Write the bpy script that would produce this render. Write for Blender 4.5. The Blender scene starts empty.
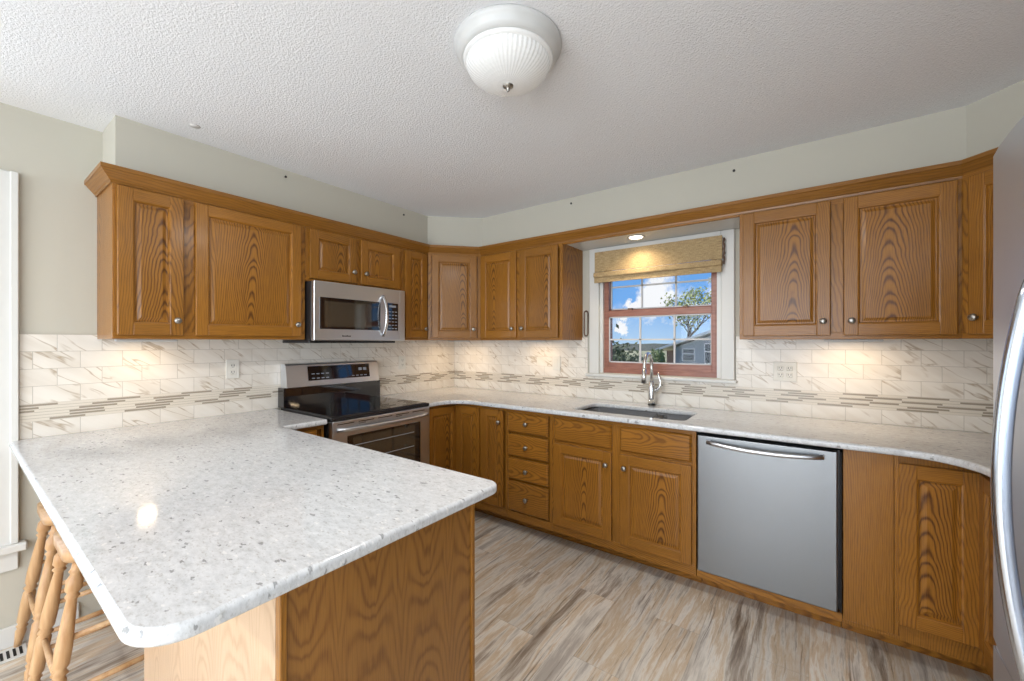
import bpy, bmesh, math, random
from mathutils import Vector, Matrix
random.seed(7)
D = bpy.data
SC = bpy.context.scene
COL = SC.collection
PI = math.pi

# ------------------------------------------------------------------ camera
CX, CY, CH = 2.891, -2.973, 1.354
YAW, FPX, HOR = math.radians(36.278), 412.9, 341.96
cam = D.cameras.new('camera'); camo = D.objects.new('camera', cam); COL.objects.link(camo)
camo.location = (CX, CY, CH); camo.rotation_euler = (PI / 2, 0, YAW)
cam.sensor_width = 36; cam.lens = FPX / 1024 * 36; cam.shift_y = (HOR - 340.5) / 1024
cam.clip_start = 0.03; cam.clip_end = 600
SC.camera = camo
FW = Vector((-math.sin(YAW), math.cos(YAW), 0)); RT = Vector((math.cos(YAW), math.sin(YAW), 0))

def sky_dir(x, y):
    d = FW + RT * ((x - 512) / FPX); d.z = -(y - HOR) / FPX
    return d.normalized()

# ------------------------------------------------------------------ exposure
SC.view_settings.view_transform = 'Standard'; SC.view_settings.look = 'None'
SC.view_settings.gamma = 1; SC.view_settings.use_curve_mapping = False
SC.view_settings.exposure = 0.0

# ------------------------------------------------------------------ node helpers
class NT:
    def __init__(s, nt): s.nt = nt; s.n = nt.nodes; s.l = nt.links
    def new(s, t, **k):
        n = s.n.new(t)
        for a, v in k.items(): setattr(n, a, v)
        return n
    def put(s, sock, v):
        if isinstance(v, bpy.types.NodeSocket): s.l.new(v, sock)
        elif v is not None: sock.default_value = v
    def math(s, op, a, b=None, c=None, clamp=False):
        n = s.new('ShaderNodeMath', operation=op, use_clamp=clamp)
        s.put(n.inputs[0], a)
        if b is not None: s.put(n.inputs[1], b)
        if c is not None: s.put(n.inputs[2], c)
        return n.outputs[0]
    def vmath(s, op, a, b=None):
        n = s.new('ShaderNodeVectorMath', operation=op); s.put(n.inputs[0], a)
        if b is not None: s.put(n.inputs[1], b)
        return n.outputs['Value'] if op in ('DOT_PRODUCT', 'LENGTH', 'DISTANCE') else n.outputs[0]
    def comb(s, x=0, y=0, z=0):
        n = s.new('ShaderNodeCombineXYZ')
        for i, v in enumerate((x, y, z)): s.put(n.inputs[i], v)
        return n.outputs[0]
    def sep(s, v):
        n = s.new('ShaderNodeSeparateXYZ'); s.put(n.inputs[0], v); return n.outputs
    def noise(s, vec, scale=5, detail=4, rough=.5, dist=0):
        n = s.new('ShaderNodeTexNoise'); s.put(n.inputs['Vector'], vec)
        n.inputs['Scale'].default_value = scale; n.inputs['Detail'].default_value = detail
        n.inputs['Roughness'].default_value = rough; n.inputs['Distortion'].default_value = dist
        return n.outputs[0]
    def ramp(s, fac, stops, interp='LINEAR'):
        n = s.new('ShaderNodeValToRGB'); s.put(n.inputs[0], fac); cr = n.color_ramp; cr.interpolation = interp
        while len(cr.elements) < len(stops): cr.elements.new(.5)
        for e, (p, c) in zip(cr.elements, stops):
            e.position = p; e.color = (*c, 1) if len(c) == 3 else c
        return n.outputs[0]
    def mix(s, fac, a, b, blend='MIX'):
        n = s.new('ShaderNodeMix', data_type='RGBA', blend_type=blend)
        s.put(n.inputs[0], fac)
        for i, v in ((6, a), (7, b)):
            if isinstance(v, bpy.types.NodeSocket): s.l.new(v, n.inputs[i])
            else: n.inputs[i].default_value = (*v, 1)
        return n.outputs[2]
    def mrange(s, v, a, b, c=0, d=1):
        n = s.new('ShaderNodeMapRange'); s.put(n.inputs[0], v)
        for i, q in enumerate((a, b, c, d)): n.inputs[i + 1].default_value = q
        return n.outputs[0]
    def bump(s, h, strength=.3, dist=.001):
        n = s.new('ShaderNodeBump'); s.put(n.inputs['Height'], h)
        n.inputs['Strength'].default_value = strength; n.inputs['Distance'].default_value = dist
        return n.outputs[0]

MAT = {}
def material(name, color=(.8, .8, .8), rough=.5, metal=0, spec=.5, **k):
    m = D.materials.new(name); m.use_nodes = True
    b = m.node_tree.nodes['Principled BSDF']
    b.inputs['Base Color'].default_value = (*color, 1); b.inputs['Roughness'].default_value = rough
    b.inputs['Metallic'].default_value = metal; b.inputs['Specular IOR Level'].default_value = spec
    for a, v in k.items(): b.inputs[a.replace('_', ' ')].default_value = v
    MAT[name] = m
    return m, NT(m.node_tree), b

def objco(t): return t.new('ShaderNodeTexCoord').outputs['Object']
def rnd(t): return t.new('ShaderNodeObjectInfo').outputs['Random']

# ------------------------------------------------------------------ world: blue sky with clouds
w = D.worlds.new('sky'); SC.world = w; w.use_nodes = True
t = NT(w.node_tree); bg = w.node_tree.nodes['Background']
gen = t.new('ShaderNodeTexCoord').outputs['Generated']
zz = t.sep(gen)[2]
blue = t.ramp(t.mrange(zz, -.02, .6), [(0, (.50, .70, .90)), (.18, (.17, .42, .86)), (1, (.07, .22, .68))])
n1 = t.noise(gen, 16, 6, .65); n2 = t.noise(gen, 3.2, 5, .6)
cl = t.math('MULTIPLY', t.mrange(n2, .60, .70), .9, clamp=True)
for (x, y, r) in ((657, 299, .060), (646, 302, .035), (628, 300, .022), (635, 306, .022), (622, 325, .018), (668, 297, .03), (730, 300, .05)):
    d = t.vmath('DISTANCE', gen, tuple(sky_dir(x, y)))
    v = t.math('ADD', d, t.math('MULTIPLY', t.math('SUBTRACT', n1, .5), .15))
    cl = t.math('MAXIMUM', cl, t.mrange(v, r, r * .62))
skyc = t.mix(cl, blue, (.93, .95, .98))
t.l.new(skyc, bg.inputs['Color']); bg.inputs['Strength'].default_value = 1.0

# ------------------------------------------------------------------ sun, daylight and added window fill
def light(name, kind, loc, energy, color=(1, 1, 1), target=None, parent=None, **k):
    l = D.lights.new(name, kind); l.energy = energy; l.color = color
    for a, v in k.items(): setattr(l, a, v)
    o = D.objects.new(name, l); COL.objects.link(o); o.location = loc
    if target is not None:
        o.rotation_euler = (Vector(target) - Vector(loc)).to_track_quat('-Z', 'Y').to_euler()
    if parent: o.parent = parent
    return o
light('sun', 'SUN', (-6, -8, 8), 5.0, (1, .95, .86), target=(-6 + .50, -8 + .05, 8 - .86), angle=math.radians(1.2))
# area fills for the left window and the added, unseen dining-side windows
light('fill_rear', 'AREA', (2.0, -6.92, 1.30), 140, (.88, .94, 1), target=(2.0, 0, 2.1), shape='RECTANGLE', size=3.2, size_y=2.0)
light('daylight_left', 'AREA', (-.16, -3.55, 1.25), 12, (.82, .91, 1), target=(3, -3.4, 1.2), shape='RECTANGLE', size=1.25, size_y=1.5)

light('fill_right', 'AREA', (4.16, -4.95, 1.35), 64, (.86, .93, 1), target=(1.5, -3.9, 2.35), shape='RECTANGLE', size=1.9, size_y=1.4)  # added fill through the unseen right window, brightens the ceiling

# ------------------------------------------------------------------ materials
def oak(name, direction='v', light_c=(.335, .139, .017), dark_c=(.080, .024, .0035), A=1000, B=70, rough=.32, ringmix=.75, FOLD=.30):
    m, t, b = material(name, rough=rough)
    co = objco(t); s = t.sep(co); r = rnd(t)
    u = t.math('ADD', s[0], s[1]); v = s[2]
    if direction == 'h': u, v = v, u
    off = t.math('MULTIPLY', t.math('SUBTRACT', r, .5), .12)
    u0 = t.math('ADD', u, off); v0 = t.math('ADD', v, t.math('MULTIPLY', r, 17.0))
    nz = t.noise(t.comb(t.math('MULTIPLY', u0, 5.0), r, t.math('MULTIPLY', v0, 1.3)), 1, 3, .5)
    nf = t.noise(t.comb(t.math('MULTIPLY', u0, 30), r, t.math('MULTIPLY', v0, 6)), 1, 2, .5)
    # a second plain-sawn board beside the first: fold u so cathedrals repeat across wide panels
    fold = t.math('PINGPONG', t.math('ADD', u0, t.math('MULTIPLY', t.math('SUBTRACT', nz, .5), .07)), FOLD)
    core = t.math('POWER', t.math('ADD', t.math('MULTIPLY', fold, fold), .00012), .7)
    wob = t.noise(t.comb(0, r, t.math('MULTIPLY', v0, 7)), 1, 2, .5)
    fade = t.mrange(fold, FOLD * .10, FOLD * .75, 1, .40)
    vv = t.math('ADD', t.math('MULTIPLY', t.math('SUBTRACT', v, .42), B), t.math('MULTIPLY', wob, 18))
    ph = t.math('ADD', t.math('MULTIPLY', core, A), t.math('MULTIPLY', vv, fade))
    ph = t.math('ADD', ph, t.math('MULTIPLY', r, 40))
    ph = t.math('ADD', ph, t.math('ADD', t.math('MULTIPLY', nz, 5), t.math('MULTIPLY', nf, 2.4)))
    ring = t.math('MULTIPLY', t.math('ADD', t.math('SINE', ph), 1), .5)
    ring = t.math('POWER', ring, 2.6)
    pore = t.noise(t.comb(t.math('MULTIPLY', u0, 420), r, t.math('MULTIPLY', v0, 14)), 1, 2, .6)
    pore = t.mrange(pore, .42, .72)
    big = t.noise(t.comb(t.math('MULTIPLY', u0, 4), r, t.math('MULTIPLY', v0, .8)), 2, 2)
    edge = t.mrange(fold, 0, FOLD, 1, .55)
    fac = t.math('ADD', t.math('MULTIPLY', t.math('MULTIPLY', ring, edge), ringmix * .72), t.math('MULTIPLY', pore, .36), clamp=True)
    c = t.mix(fac, light_c, dark_c)
    tone = t.math('ADD', t.math('MULTIPLY', big, .38), t.math('ADD', .72, t.math('MULTIPLY', r, .16)))
    c = t.mix(1.0, c, t.comb(tone, tone, tone), 'MULTIPLY')
    t.l.new(c, b.inputs['Base Color'])
    b.inputs['Coat Weight'].default_value = .12; b.inputs['Specular IOR Level'].default_value = .38; b.inputs['Coat Roughness'].default_value = .18
    t.l.new(t.bump(t.math('ADD', pore, t.math('MULTIPLY', ring, .5)), .25, .0006), b.inputs['Normal'])
    return m
OV = oak('oak_upright', 'v'); OH = oak('oak_level', 'h')
OP = oak('oak_panel', 'v', A=900, B=100, ringmix=1.15, FOLD=.17)
OE = oak('oak_end_panel', 'v', light_c=(.285, .127, .027), dark_c=(.12, .042, .009), A=1000, B=120, FOLD=.085)
OAK3 = [OV, OH, OP]
OB = oak('oak_sun_sheen', 'v', light_c=(.52, .365, .235), dark_c=(.36, .22, .125), A=1000, B=110, FOLD=.10)  # peninsula back oak, with sun and gloss painted in as a paler colour
OC = oak('oak_crown', 'h', light_c=(.295, .125, .018), dark_c=(.11, .036, .006), A=700, B=30)
m, t, b = material('gap_shadow_black', (.012, .010, .009), .8)
m, t, b = material('stool_wood', rough=.38)
co = objco(t); s = t.sep(co)
n = t.noise(t.comb(t.math('MULTIPLY', s[0], 40), t.math('MULTIPLY', s[1], 40), t.math('MULTIPLY', s[2], 4)), 1, 3)
t.l.new(t.ramp(n, [(.3, (.42, .22, .09)), (.7, (.62, .40, .21))]), b.inputs['Base Color'])

def paint(name, c, rough=.6, bump=.08):
    m, t, b = material(name, c, rough)
    n = t.noise(objco(t), 90, 3)
    t.l.new(t.bump(n, bump, .001), b.inputs['Normal'])
    return m
WALLP = paint('wall_paint_beige', (.53, .505, .43), .7)
WHITE = paint('trim_paint_white', (.68, .675, .645), .35, .02)
material('plastic_white', (.74, .72, .66), .4)
material('lamp_white', (.60, .60, .59), .35)

m, t, b = material('ceiling_popcorn', (.85, .86, .885), .9)
co = objco(t)
n = t.noise(co, 110, 3, .6); v = t.new('ShaderNodeTexVoronoi'); t.l.new(co, v.inputs['Vector']); v.inputs['Scale'].default_value = 150
h = t.math('ADD', t.mrange(n, .4, .75), t.math('MULTIPLY', t.math('SUBTRACT', 1.0, v.outputs[0]), .6))
t.l.new(t.bump(h, .45, .004), b.inputs['Normal'])
CEIL = m

m, t, b = material('quartz_counter', rough=.10)
co = objco(t)
mp = t.new('ShaderNodeMapping'); t.l.new(co, mp.inputs[0]); mp.inputs['Rotation'].default_value = (0, 0, .5); mp.inputs['Scale'].default_value = (1, 2.0, 1)
wv_ = t.new('ShaderNodeTexNoise'); t.l.new(mp.outputs[0], wv_.inputs['Vector']); wv_.inputs['Scale'].default_value = 60
mpw = t.vmath('ADD', mp.outputs[0], t.vmath('MULTIPLY', t.vmath('SUBTRACT', wv_.outputs['Color'], (.5, .5, .5)), (.035, .035, .035)))
vo = t.new('ShaderNodeTexVoronoi'); t.l.new(mpw, vo.inputs['Vector']); vo.inputs['Scale'].default_value = 48
nd = t.noise(mp.outputs[0], 34, 5, .75); nl = t.noise(co, 5, 4, .6); nfine = t.noise(mp.outputs[0], 90, 3, .6)
c = t.ramp(nd, [(.30, (.47, .48, .485)), (.44, (.58, .59, .60)), (.58, (.65, .66, .67)), (.75, (.72, .73, .735))])
c = t.mix(t.mrange(nfine, .56, .75), c, (.42, .41, .39))
rc = t.sep(vo.outputs['Color'])[0]
fl = t.math('MULTIPLY', t.math('GREATER_THAN', rc, .92), t.mrange(vo.outputs[0], .45, .30))
c = t.mix(t.math('MULTIPLY', fl, .75), c, (.22, .22, .22))
fl2 = t.math('MULTIPLY', t.math('LESS_THAN', rc, .10), t.mrange(vo.outputs[0], .40, .28))
c = t.mix(t.math('MULTIPLY', fl2, .6), c, (.80, .79, .77))
t.l.new(c, b.inputs['Base Color'])

def marble_tile(name, coord):
    m, t, b = material(name, rough=.28)
    uv = t.new('ShaderNodeUVMap').outputs[0]
    br = t.new('ShaderNodeTexBrick'); t.l.new(uv, br.inputs['Vector'])
    br.inputs['Color1'].default_value = (0, 0, 0, 1); br.inputs['Color2'].default_value = (1, 1, 1, 1); br.inputs['Mortar'].default_value = (.5, .5, .5, 1)
    br.inputs['Scale'].default_value = 1; br.inputs['Mortar Size'].default_value = .0011; br.inputs['Mortar Smooth'].default_value = .1
    br.inputs['Brick Width'].default_value = .152; br.inputs['Row Height'].default_value = .080
    rr = t.sep(br.outputs['Color'])[0]
    s = t.sep(uv)
    p = t.comb(t.math('ADD', s[0], t.math('MULTIPLY', rr, 31)), t.math('ADD', s[1], t.math('MULTIPLY', rr, 17)), 0)
    m0 = t.new('ShaderNodeMapping'); t.l.new(p, m0.inputs[0]); m0.inputs['Rotation'].default_value = (0, 0, .62)
    mp = t.new('ShaderNodeMapping'); t.l.new(m0.outputs[0], mp.inputs[0]); mp.inputs['Scale'].default_value = (1.0, 6.0, 1)
    nn = t.noise(mp.outputs[0], 2.4, 3, .45, .2)
    vein = t.math('ABSOLUTE', t.math('SUBTRACT', nn, .5))
    vein = t.mrange(vein, .0, .020, 1, 0)
    mask = t.mrange(t.noise(p, 6, 2), .42, .58)
    cloud = t.noise(mp.outputs[0], 3, 4)
    c = t.ramp(cloud, [(.3, (.72, .665, .585)), (.6, (.80, .755, .685))])
    c = t.mix(t.math('MULTIPLY', t.math('MULTIPLY', vein, mask), .85), c, (.40, .31, .21))
    c = t.mix(br.outputs['Fac'], c, (.50, .46, .40))
    t.l.new(c, b.inputs['Base Color'])
    t.l.new(t.bump(t.math('SUBTRACT', 1.0, br.outputs['Fac']), .5, .001), b.inputs['Normal'])
    return m
TILE = marble_tile('marble_tile', 0)
m, t, b = material('mosaic_taupe', (.36, .31, .245), .22)
material('mosaic_cream', (.70, .64, .55), .3)

m, t, b = material('vinyl_floor', rough=.30)
co = objco(t); s = t.sep(co)
br = t.new('ShaderNodeTexBrick'); t.l.new(t.comb(s[1], s[0], 0), br.inputs['Vector'])
br.inputs['Color1'].default_value = (0, 0, 0, 1); br.inputs['Color2'].default_value = (1, 1, 1, 1); br.inputs['Mortar'].default_value = (.5, .5, .5, 1)
br.inputs['Scale'].default_value = 1; br.inputs['Mortar Size'].default_value = .0008
br.inputs['Brick Width'].default_value = .92; br.inputs['Row Height'].default_value = .205
rr = t.sep(br.outputs['Color'])[0]
warp = t.noise(t.comb(t.math('MULTIPLY', s[0], 2.5), t.math('MULTIPLY', s[1], 1.4), rr), 1, 3)
px = t.math('ADD', s[0], t.math('MULTIPLY', warp, .09))
P1 = t.comb(t.math('MULTIPLY', px, 8), t.math('ADD', t.math('MULTIPLY', s[1], .75), t.math('MULTIPLY', rr, 9)), 0)
P2 = t.comb(t.math('MULTIPLY', px, 62), t.math('ADD', t.math('MULTIPLY', s[1], 1.6), t.math('MULTIPLY', rr, 5)), 3)
a = t.noise(P1, 1, 8, .68, .1); f = t.noise(P2, 1, 6, .72, .1)
a = t.math('ADD', t.math('MULTIPLY', t.math('SUBTRACT', a, .5), 1.3), .5)
c = t.ramp(a, [(.26, (.20, .15, .11)), (.36, (.42, .36, .30)), (.43, (.70, .66, .60)), (.51, (.60, .47, .33)), (.57, (.76, .72, .66)), (.70, (.44, .40, .36))])
c = t.mix(t.mrange(f, .55, .70), c, (.17, .125, .09))
c = t.mix(t.math('MULTIPLY', t.mrange(f, .44, .30), .5), c, (.74, .69, .61))
c = t.mix(t.math('MULTIPLY', br.outputs['Fac'], .5), c, (.20, .16, .12))
tn = t.math('ADD', .84, t.math('MULTIPLY', rr, .24))
c = t.mix(1.0, c, t.comb(tn, t.math('MULTIPLY', tn, .985), t.math('MULTIPLY', tn, .96)), 'MULTIPLY')
t.l.new(c, b.inputs['Base Color'])
t.l.new(t.bump(f, .12, .001), b.inputs['Normal'])
FLOOR = m

def steel(name, c=(.60, .60, .61), rough=.30, axis='z', amt=.05):
    m, t, b = material(name, c, rough, 1)
    s = t.sep(objco(t))
    k = dict(x=(4, 300, 300), z=(300, 300, 4))[axis]
    n = t.noise(t.comb(*[t.math('MULTIPLY', s[i], k[i]) for i in range(3)]), 1, 2)
    t.l.new(t.math('ADD', rough - amt / 2, t.math('MULTIPLY', n, amt)), b.inputs['Roughness'])
    t.l.new(t.bump(n, .04, .0003), b.inputs['Normal'])
    return m
STEEL = steel('stainless_steel', (.26, .27, .28), .36); steel('stainless_level', (.68, .70, .73), .33, axis='x')
steel('fridge_steel', (.60, .64, .72), .38)
material('chrome', (.72, .72, .73), .12, 1)
material('nickel', (.36, .34, .31), .34, 1)
material('bronze', (.16, .10, .07), .4, .7)
material('black_glass', (.006, .006, .008), .04, 0, .9, IOR=1.55)
material('black_plastic', (.015, .015, .017), .3)
material('oven_window', (.05, .042, .03), .06, 0, .9, IOR=1.65)
material('display_marks', (.30, .32, .36), .4)
material('sink_grey', (.22, .22, .225), .35, .3)
material('brushed_nickel', (.74, .74, .73), .27, 1)
material('bluish_steel', (.55, .60, .68), .22, 1)
material('wire_dark', (.03, .03, .03), .4)
m, t, b = material('window_wood', (.30, .115, .075), .35)
s = t.sep(objco(t)); n = t.noise(t.comb(t.math('MULTIPLY', s[0], 9), s[1], t.math('MULTIPLY', s[2], 60)), 1, 3)
t.l.new(t.ramp(n, [(.3, (.23, .085, .055)), (.7, (.36, .15, .10))]), b.inputs['Base Color'])
material('muntin_grey', (.62, .60, .59), .5)
m, t, b = material('window_glass', (1, 1, 1), 0)
for nd_ in list(t.n):
    if nd_.type == 'BSDF_PRINCIPLED': t.n.remove(nd_)
out = [q for q in t.n if q.type == 'OUTPUT_MATERIAL'][0]
tr = t.new('ShaderNodeBsdfTransparent'); gl = t.new('ShaderNodeBsdfGlossy'); gl.inputs['Roughness'].default_value = .02
mx = t.new('ShaderNodeMixShader'); mx.inputs[0].default_value = .012
t.l.new(tr.outputs[0], mx.inputs[1]); t.l.new(gl.outputs[0], mx.inputs[2]); t.l.new(mx.outputs[0], out.inputs[0])
m, t, b = material('woven_shade', rough=.8)
s = t.sep(objco(t))
n = t.noise(t.comb(t.math('MULTIPLY', s[0], 25), 0, t.math('MULTIPLY', s[2], 420)), 1, 3, .7)
n3 = t.noise(t.comb(t.math('MULTIPLY', s[0], 260), 0, t.math('MULTIPLY', s[2], 60)), 1, 2, .7)
t.l.new(t.ramp(t.math('ADD', t.math('MULTIPLY', n, .7), t.math('MULTIPLY', n3, .3)), [(.36, (.20, .13, .06)), (.52, (.42, .30, .15)), (.68, (.60, .47, .28))]), b.inputs['Base Color'])
t.l.new(t.bump(n, .5, .002), b.inputs['Normal'])
m, t, b = material('lamp_glass', (.72, .72, .71), .25)
b.inputs['Emission Color'].default_value = (1, .99, .97, 1); b.inputs['Emission Strength'].default_value = .10
m, t, b = material('bulb_glow', (1, 1, 1), .4)
b.inputs['Emission Color'].default_value = (1, .86, .62, 1); b.inputs['Emission Strength'].default_value = 6

# ------------------------------------------------------------------ mesh helpers
class MB:
    def __init__(s): s.bm = bmesh.new()
    def box(s, x0, x1, y0, y1, z0, z1, mat=0, bev=0, seg=1):
        g = bmesh.new(); bmesh.ops.create_cube(g, size=1)
        for v in g.verts:
            v.co = Vector(((x0 + x1) / 2 + v.co.x * (x1 - x0), (y0 + y1) / 2 + v.co.y * (y1 - y0), (z0 + z1) / 2 + v.co.z * (z1 - z0)))
        if bev: bmesh.ops.bevel(g, geom=g.edges[:], offset=bev, segments=seg, affect='EDGES', profile=.5)
        s.join(g, mat); return s
    def join(s, g, mat=0, M=None, smooth=False):
        mp = {}
        for v in g.verts: mp[v] = s.bm.verts.new(M @ v.co if M else v.co)
        for f in g.faces:
            try: nf = s.bm.faces.new([mp[v] for v in f.verts]); nf.material_index = mat; nf.smooth = smooth or f.smooth
            except ValueError: pass
        g.free()
    def face(s, pts, mat=0):
        f = s.bm.faces.new([s.bm.verts.new(p) for p in pts]); f.material_index = mat; return f
    def prism(s, pts, z0, z1, mat=0, bev=0):
        g = bmesh.new(); b0 = [g.verts.new((x, y, z0)) for x, y in pts]; t0 = [g.verts.new((x, y, z1)) for x, y in pts]
        n = len(pts); g.faces.new(b0[::-1]); g.faces.new(t0)
        for i in range(n): g.faces.new((b0[i], b0[(i + 1) % n], t0[(i + 1) % n], t0[i]))
        bmesh.ops.recalc_face_normals(g, faces=g.faces[:])
        if bev: bmesh.ops.bevel(g, geom=g.edges[:], offset=bev, segments=2, affect='EDGES', profile=.5)
        s.join(g, mat); return s
    def lathe(s, prof, seg=24, M=None, mat=0, flute=0, smooth=True):
        g = bmesh.new(); rings = []
        for r, z in prof:
            if r < 1e-6: rings.append([g.verts.new((0, 0, z))])
            else:
                rings.append([g.verts.new(((r + (flute if i % 2 else 0)) * math.cos(2 * PI * i / seg), (r + (flute if i % 2 else 0)) * math.sin(2 * PI * i / seg), z)) for i in range(seg)])
        for a, b_ in zip(rings, rings[1:]):
            for i in range(seg):
                j = (i + 1) % seg
                if len(a) == 1 and len(b_) == 1: continue
                if len(a) == 1: g.faces.new((a[0], b_[j], b_[i]))
                elif len(b_) == 1: g.faces.new((a[i], a[j], b_[0]))
                else: g.faces.new((a[i], a[j], b_[j], b_[i]))
        for ring, fl in ((rings[0], True), (rings[-1], False)):
            if len(ring) > 1: g.faces.new(ring[::-1] if fl else ring)
        for f in g.faces: f.smooth = smooth and len(f.verts) < 5
        s.join(g, mat, M, False); return s
    def tube(s, pts, rad, seg=12, mat=0, flat=1.0, up=None):
        pts = [Vector(p) for p in pts]; g = bmesh.new(); rings = []
        pn = up and Vector(up)
        for i, p in enumerate(pts):
            d = (pts[min(i + 1, len(pts) - 1)] - pts[max(i - 1, 0)]).normalized()
            if pn is None:
                pn = Vector((0, 0, 1)) if abs(d.z) < .9 else Vector((1, 0, 0))
            a = (pn - d * pn.dot(d)).normalized(); b_ = d.cross(a); pn = a
            r = rad[i] if isinstance(rad, (list, tuple)) else rad
            rings.append([g.verts.new(p + a * (r * math.cos(2 * PI * k / seg)) + b_ * (r * flat * math.sin(2 * PI * k / seg))) for k in range(seg)])
        for a, b_ in zip(rings, rings[1:]):
            for k in range(seg): g.faces.new((a[k], a[(k + 1) % seg], b_[(k + 1) % seg], b_[k]))
        g.faces.new(rings[0][::-1]); g.faces.new(rings[-1])
        for f in g.faces: f.smooth = len(f.verts) == 4
        s.join(g, mat); return s
    def mesh(s, name, mats):
        me = D.meshes.new(name); bmesh.ops.recalc_face_normals(s.bm, faces=s.bm.faces[:]); s.bm.to_mesh(me); s.bm.free()
        for q in (mats if isinstance(mats, (list, tuple)) else [mats]): me.materials.append(MAT[q] if isinstance(q, str) else q)
        return me
    def build(s, name, mats, parent=None, loc=(0, 0, 0), rotz=0):
        o = D.objects.new(name, s.mesh(name, mats)); COL.objects.link(o)
        o.location = loc; o.rotation_euler = (0, 0, rotz)
        if parent: o.parent = parent
        return o

def tag(o, label, cat, group=None, kind=None):
    o['label'] = label
    if cat: o['category'] = cat
    if group: o['group'] = group
    if kind: o['kind'] = kind
    return o
def thing(name, label, cat, loc=(0, 0, 0), rotz=0, group=None):
    o = D.objects.new(name, None); COL.objects.link(o); o.location = loc; o.rotation_euler = (0, 0, rotz)
    o.empty_display_size = .1
    return tag(o, label, cat, group)
def struct(o, label=None):
    o['kind'] = 'structure'
    if label: o['label'] = label
    return o
def smooth_all(o):
    for p in o.data.polygons: p.use_smooth = True

# ------------------------------------------------------------------ the room
ZC = 2.409; XR = 4.03; YB = -7.0
struct(MB().box(-.12, XR + .12, YB - .12, .12, -.10, 0).build('floor', FLOOR), 'streaky beige and brown wood-look vinyl plank floor')
struct(MB().box(-.12, XR + .12, YB - .12, .12, ZC, ZC + .1).build('ceiling', CEIL), 'white popcorn textured ceiling')
# back wall with the sink window opening
WX0, WX1, WZ0, WZ1 = 1.555, 2.395, 1.118, 2.03
bw = MB()
bw.box(-.12, WX0, 0, .12, 0, ZC).box(WX1, XR + .12, 0, .12, 0, ZC).box(WX0, WX1, 0, .12, 0, WZ0).box(WX0, WX1, 0, .12, WZ1, ZC)
struct(bw.build('wall_back', WALLP), 'beige wall behind the sink')
LY0, LY1, LZ0, LZ1 = -4.22, -2.90, .46, 2.03
lw = MB()
lw.box(-.12, 0, LY1, 0, 0, ZC).box(-.12, 0, YB, LY0, 0, ZC).box(-.12, 0, LY0, LY1, 0, LZ0).box(-.12, 0, LY0, LY1, LZ1, ZC)
struct(lw.build('wall_left', WALLP), 'beige wall behind the range')
RY0, RY1, RZ0, RZ1 = -5.95, -3.95, .60, 2.08
struct(MB().box(XR, XR + .12, RY1, 0, 0, ZC).box(XR, XR + .12, YB, RY0, 0, ZC).box(XR, XR + .12, RY0, RY1, 0, RZ0).box(XR, XR + .12, RY0, RY1, RZ1, ZC).build('wall_right', WALLP), 'beige wall behind the refrigerator')
rw = MB()
rw.box(-.12, .3, YB - .12, YB, 0, ZC).box(3.7, XR + .12, YB - .12, YB, 0, ZC).box(.3, 3.7, YB - .12, YB, 0, .25).box(.3, 3.7, YB - .12, YB, 2.25, ZC)
struct(rw.build('wall_rear', WALLP), 'beige wall with added wide glazing on the unseen dining side')
# soffit above the wall cabinets
so = MB()
so.prism([(0, -2.517), (.27, -2.517), (.27, -.60), (.605, -.285), (3.437, -.285), (3.75, -.60), (3.75, -1.62), (XR, -1.62), (XR, 0), (0, 0)], 2.146, ZC)
struct(so.build('trim_1', WALLP), 'beige drywall soffit above the wall cabinets')

# backsplash: marble tiles with a linear mosaic band (UVs in metres)
def splash(name, length, segs, label, loc, rotz, ends):
    b_ = MB(); uvl = b_.bm.loops.layers.uv.new('UVMap')
    Z0, Z1, Z2 = .914, .990, 1.070
    def quad(x0, x1, z0, z1, mat, vz):
        f = b_.face([(x0, -.008, z0), (x1, -.008, z0), (x1, -.008, z1), (x0, -.008, z1)], mat)
        for lp in f.loops: lp[uvl].uv = (lp.vert.co.x + 20, (lp.vert.co.z - vz) + (.08 if vz < 1 else 0) + 8.0)
    for x0, x1, zt in segs:
        if zt > Z0 + .01: quad(x0, x1, Z0, min(Z1, zt), 0, Z1 - .16)
        if zt > Z1: quad(x0, x1, Z1, min(Z2, zt), 1, Z2)
        if zt > Z2: quad(x0, x1, Z2, zt, 0, Z2)
        f = b_.face([(x0, -.008, zt), (x1, -.008, zt), (x1, 0, zt), (x0, 0, zt)], 1)
    for xe, zt in ends: b_.face([(xe, -.008, Z0), (xe, 0, Z0), (xe, 0, zt), (xe, -.008, zt)], 1)
    rr = random.Random(3)
    rows = 6; hh = (Z2 - Z1) / rows
    X0 = segs[0][0]; X1 = max(s[1] for s in segs)
    steps = [(.02, .13), (.10, .14), (.16, .12), (.19, .15), (.05, .11), (.26, .10)]
    for r in range(rows):
        zc = Z2 - (r + .5) * hh
        x = X0 - .31 * (r % 2) - .05 * r
        while x < X1:
            L = rr.uniform(.10, .17); G = rr.uniform(.11, .22)
            a, c = max(x, X0), min(x + L, X1)
            if c - a > .01: b_.box(a, c, -.0095, -.007, zc - hh * .34, zc + hh * .34, 2)
            # thin joints between the cream strips
            a2, c2 = max(x + L, X0), min(x + L + G, X1)
            if c2 - a2 > .01 and r < rows - 1: b_.box(a2, c2, -.0085, -.007, zc - hh * .5 - .0006, zc - hh * .5 + .0006, 2)
            x += L + G
    o = b_.build(name, [TILE, 'mosaic_cream', 'mosaic_taupe'], None, loc, rotz)
    return struct(o, label)
splash('trim_2', 4.03, [(.008, 1.452, 1.390), (1.452, 2.486, 1.088), (2.486, XR, 1.390)], 'marble tile backsplash with taupe mosaic band behind the sink', (0, 0, 0), 0, [])
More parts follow.
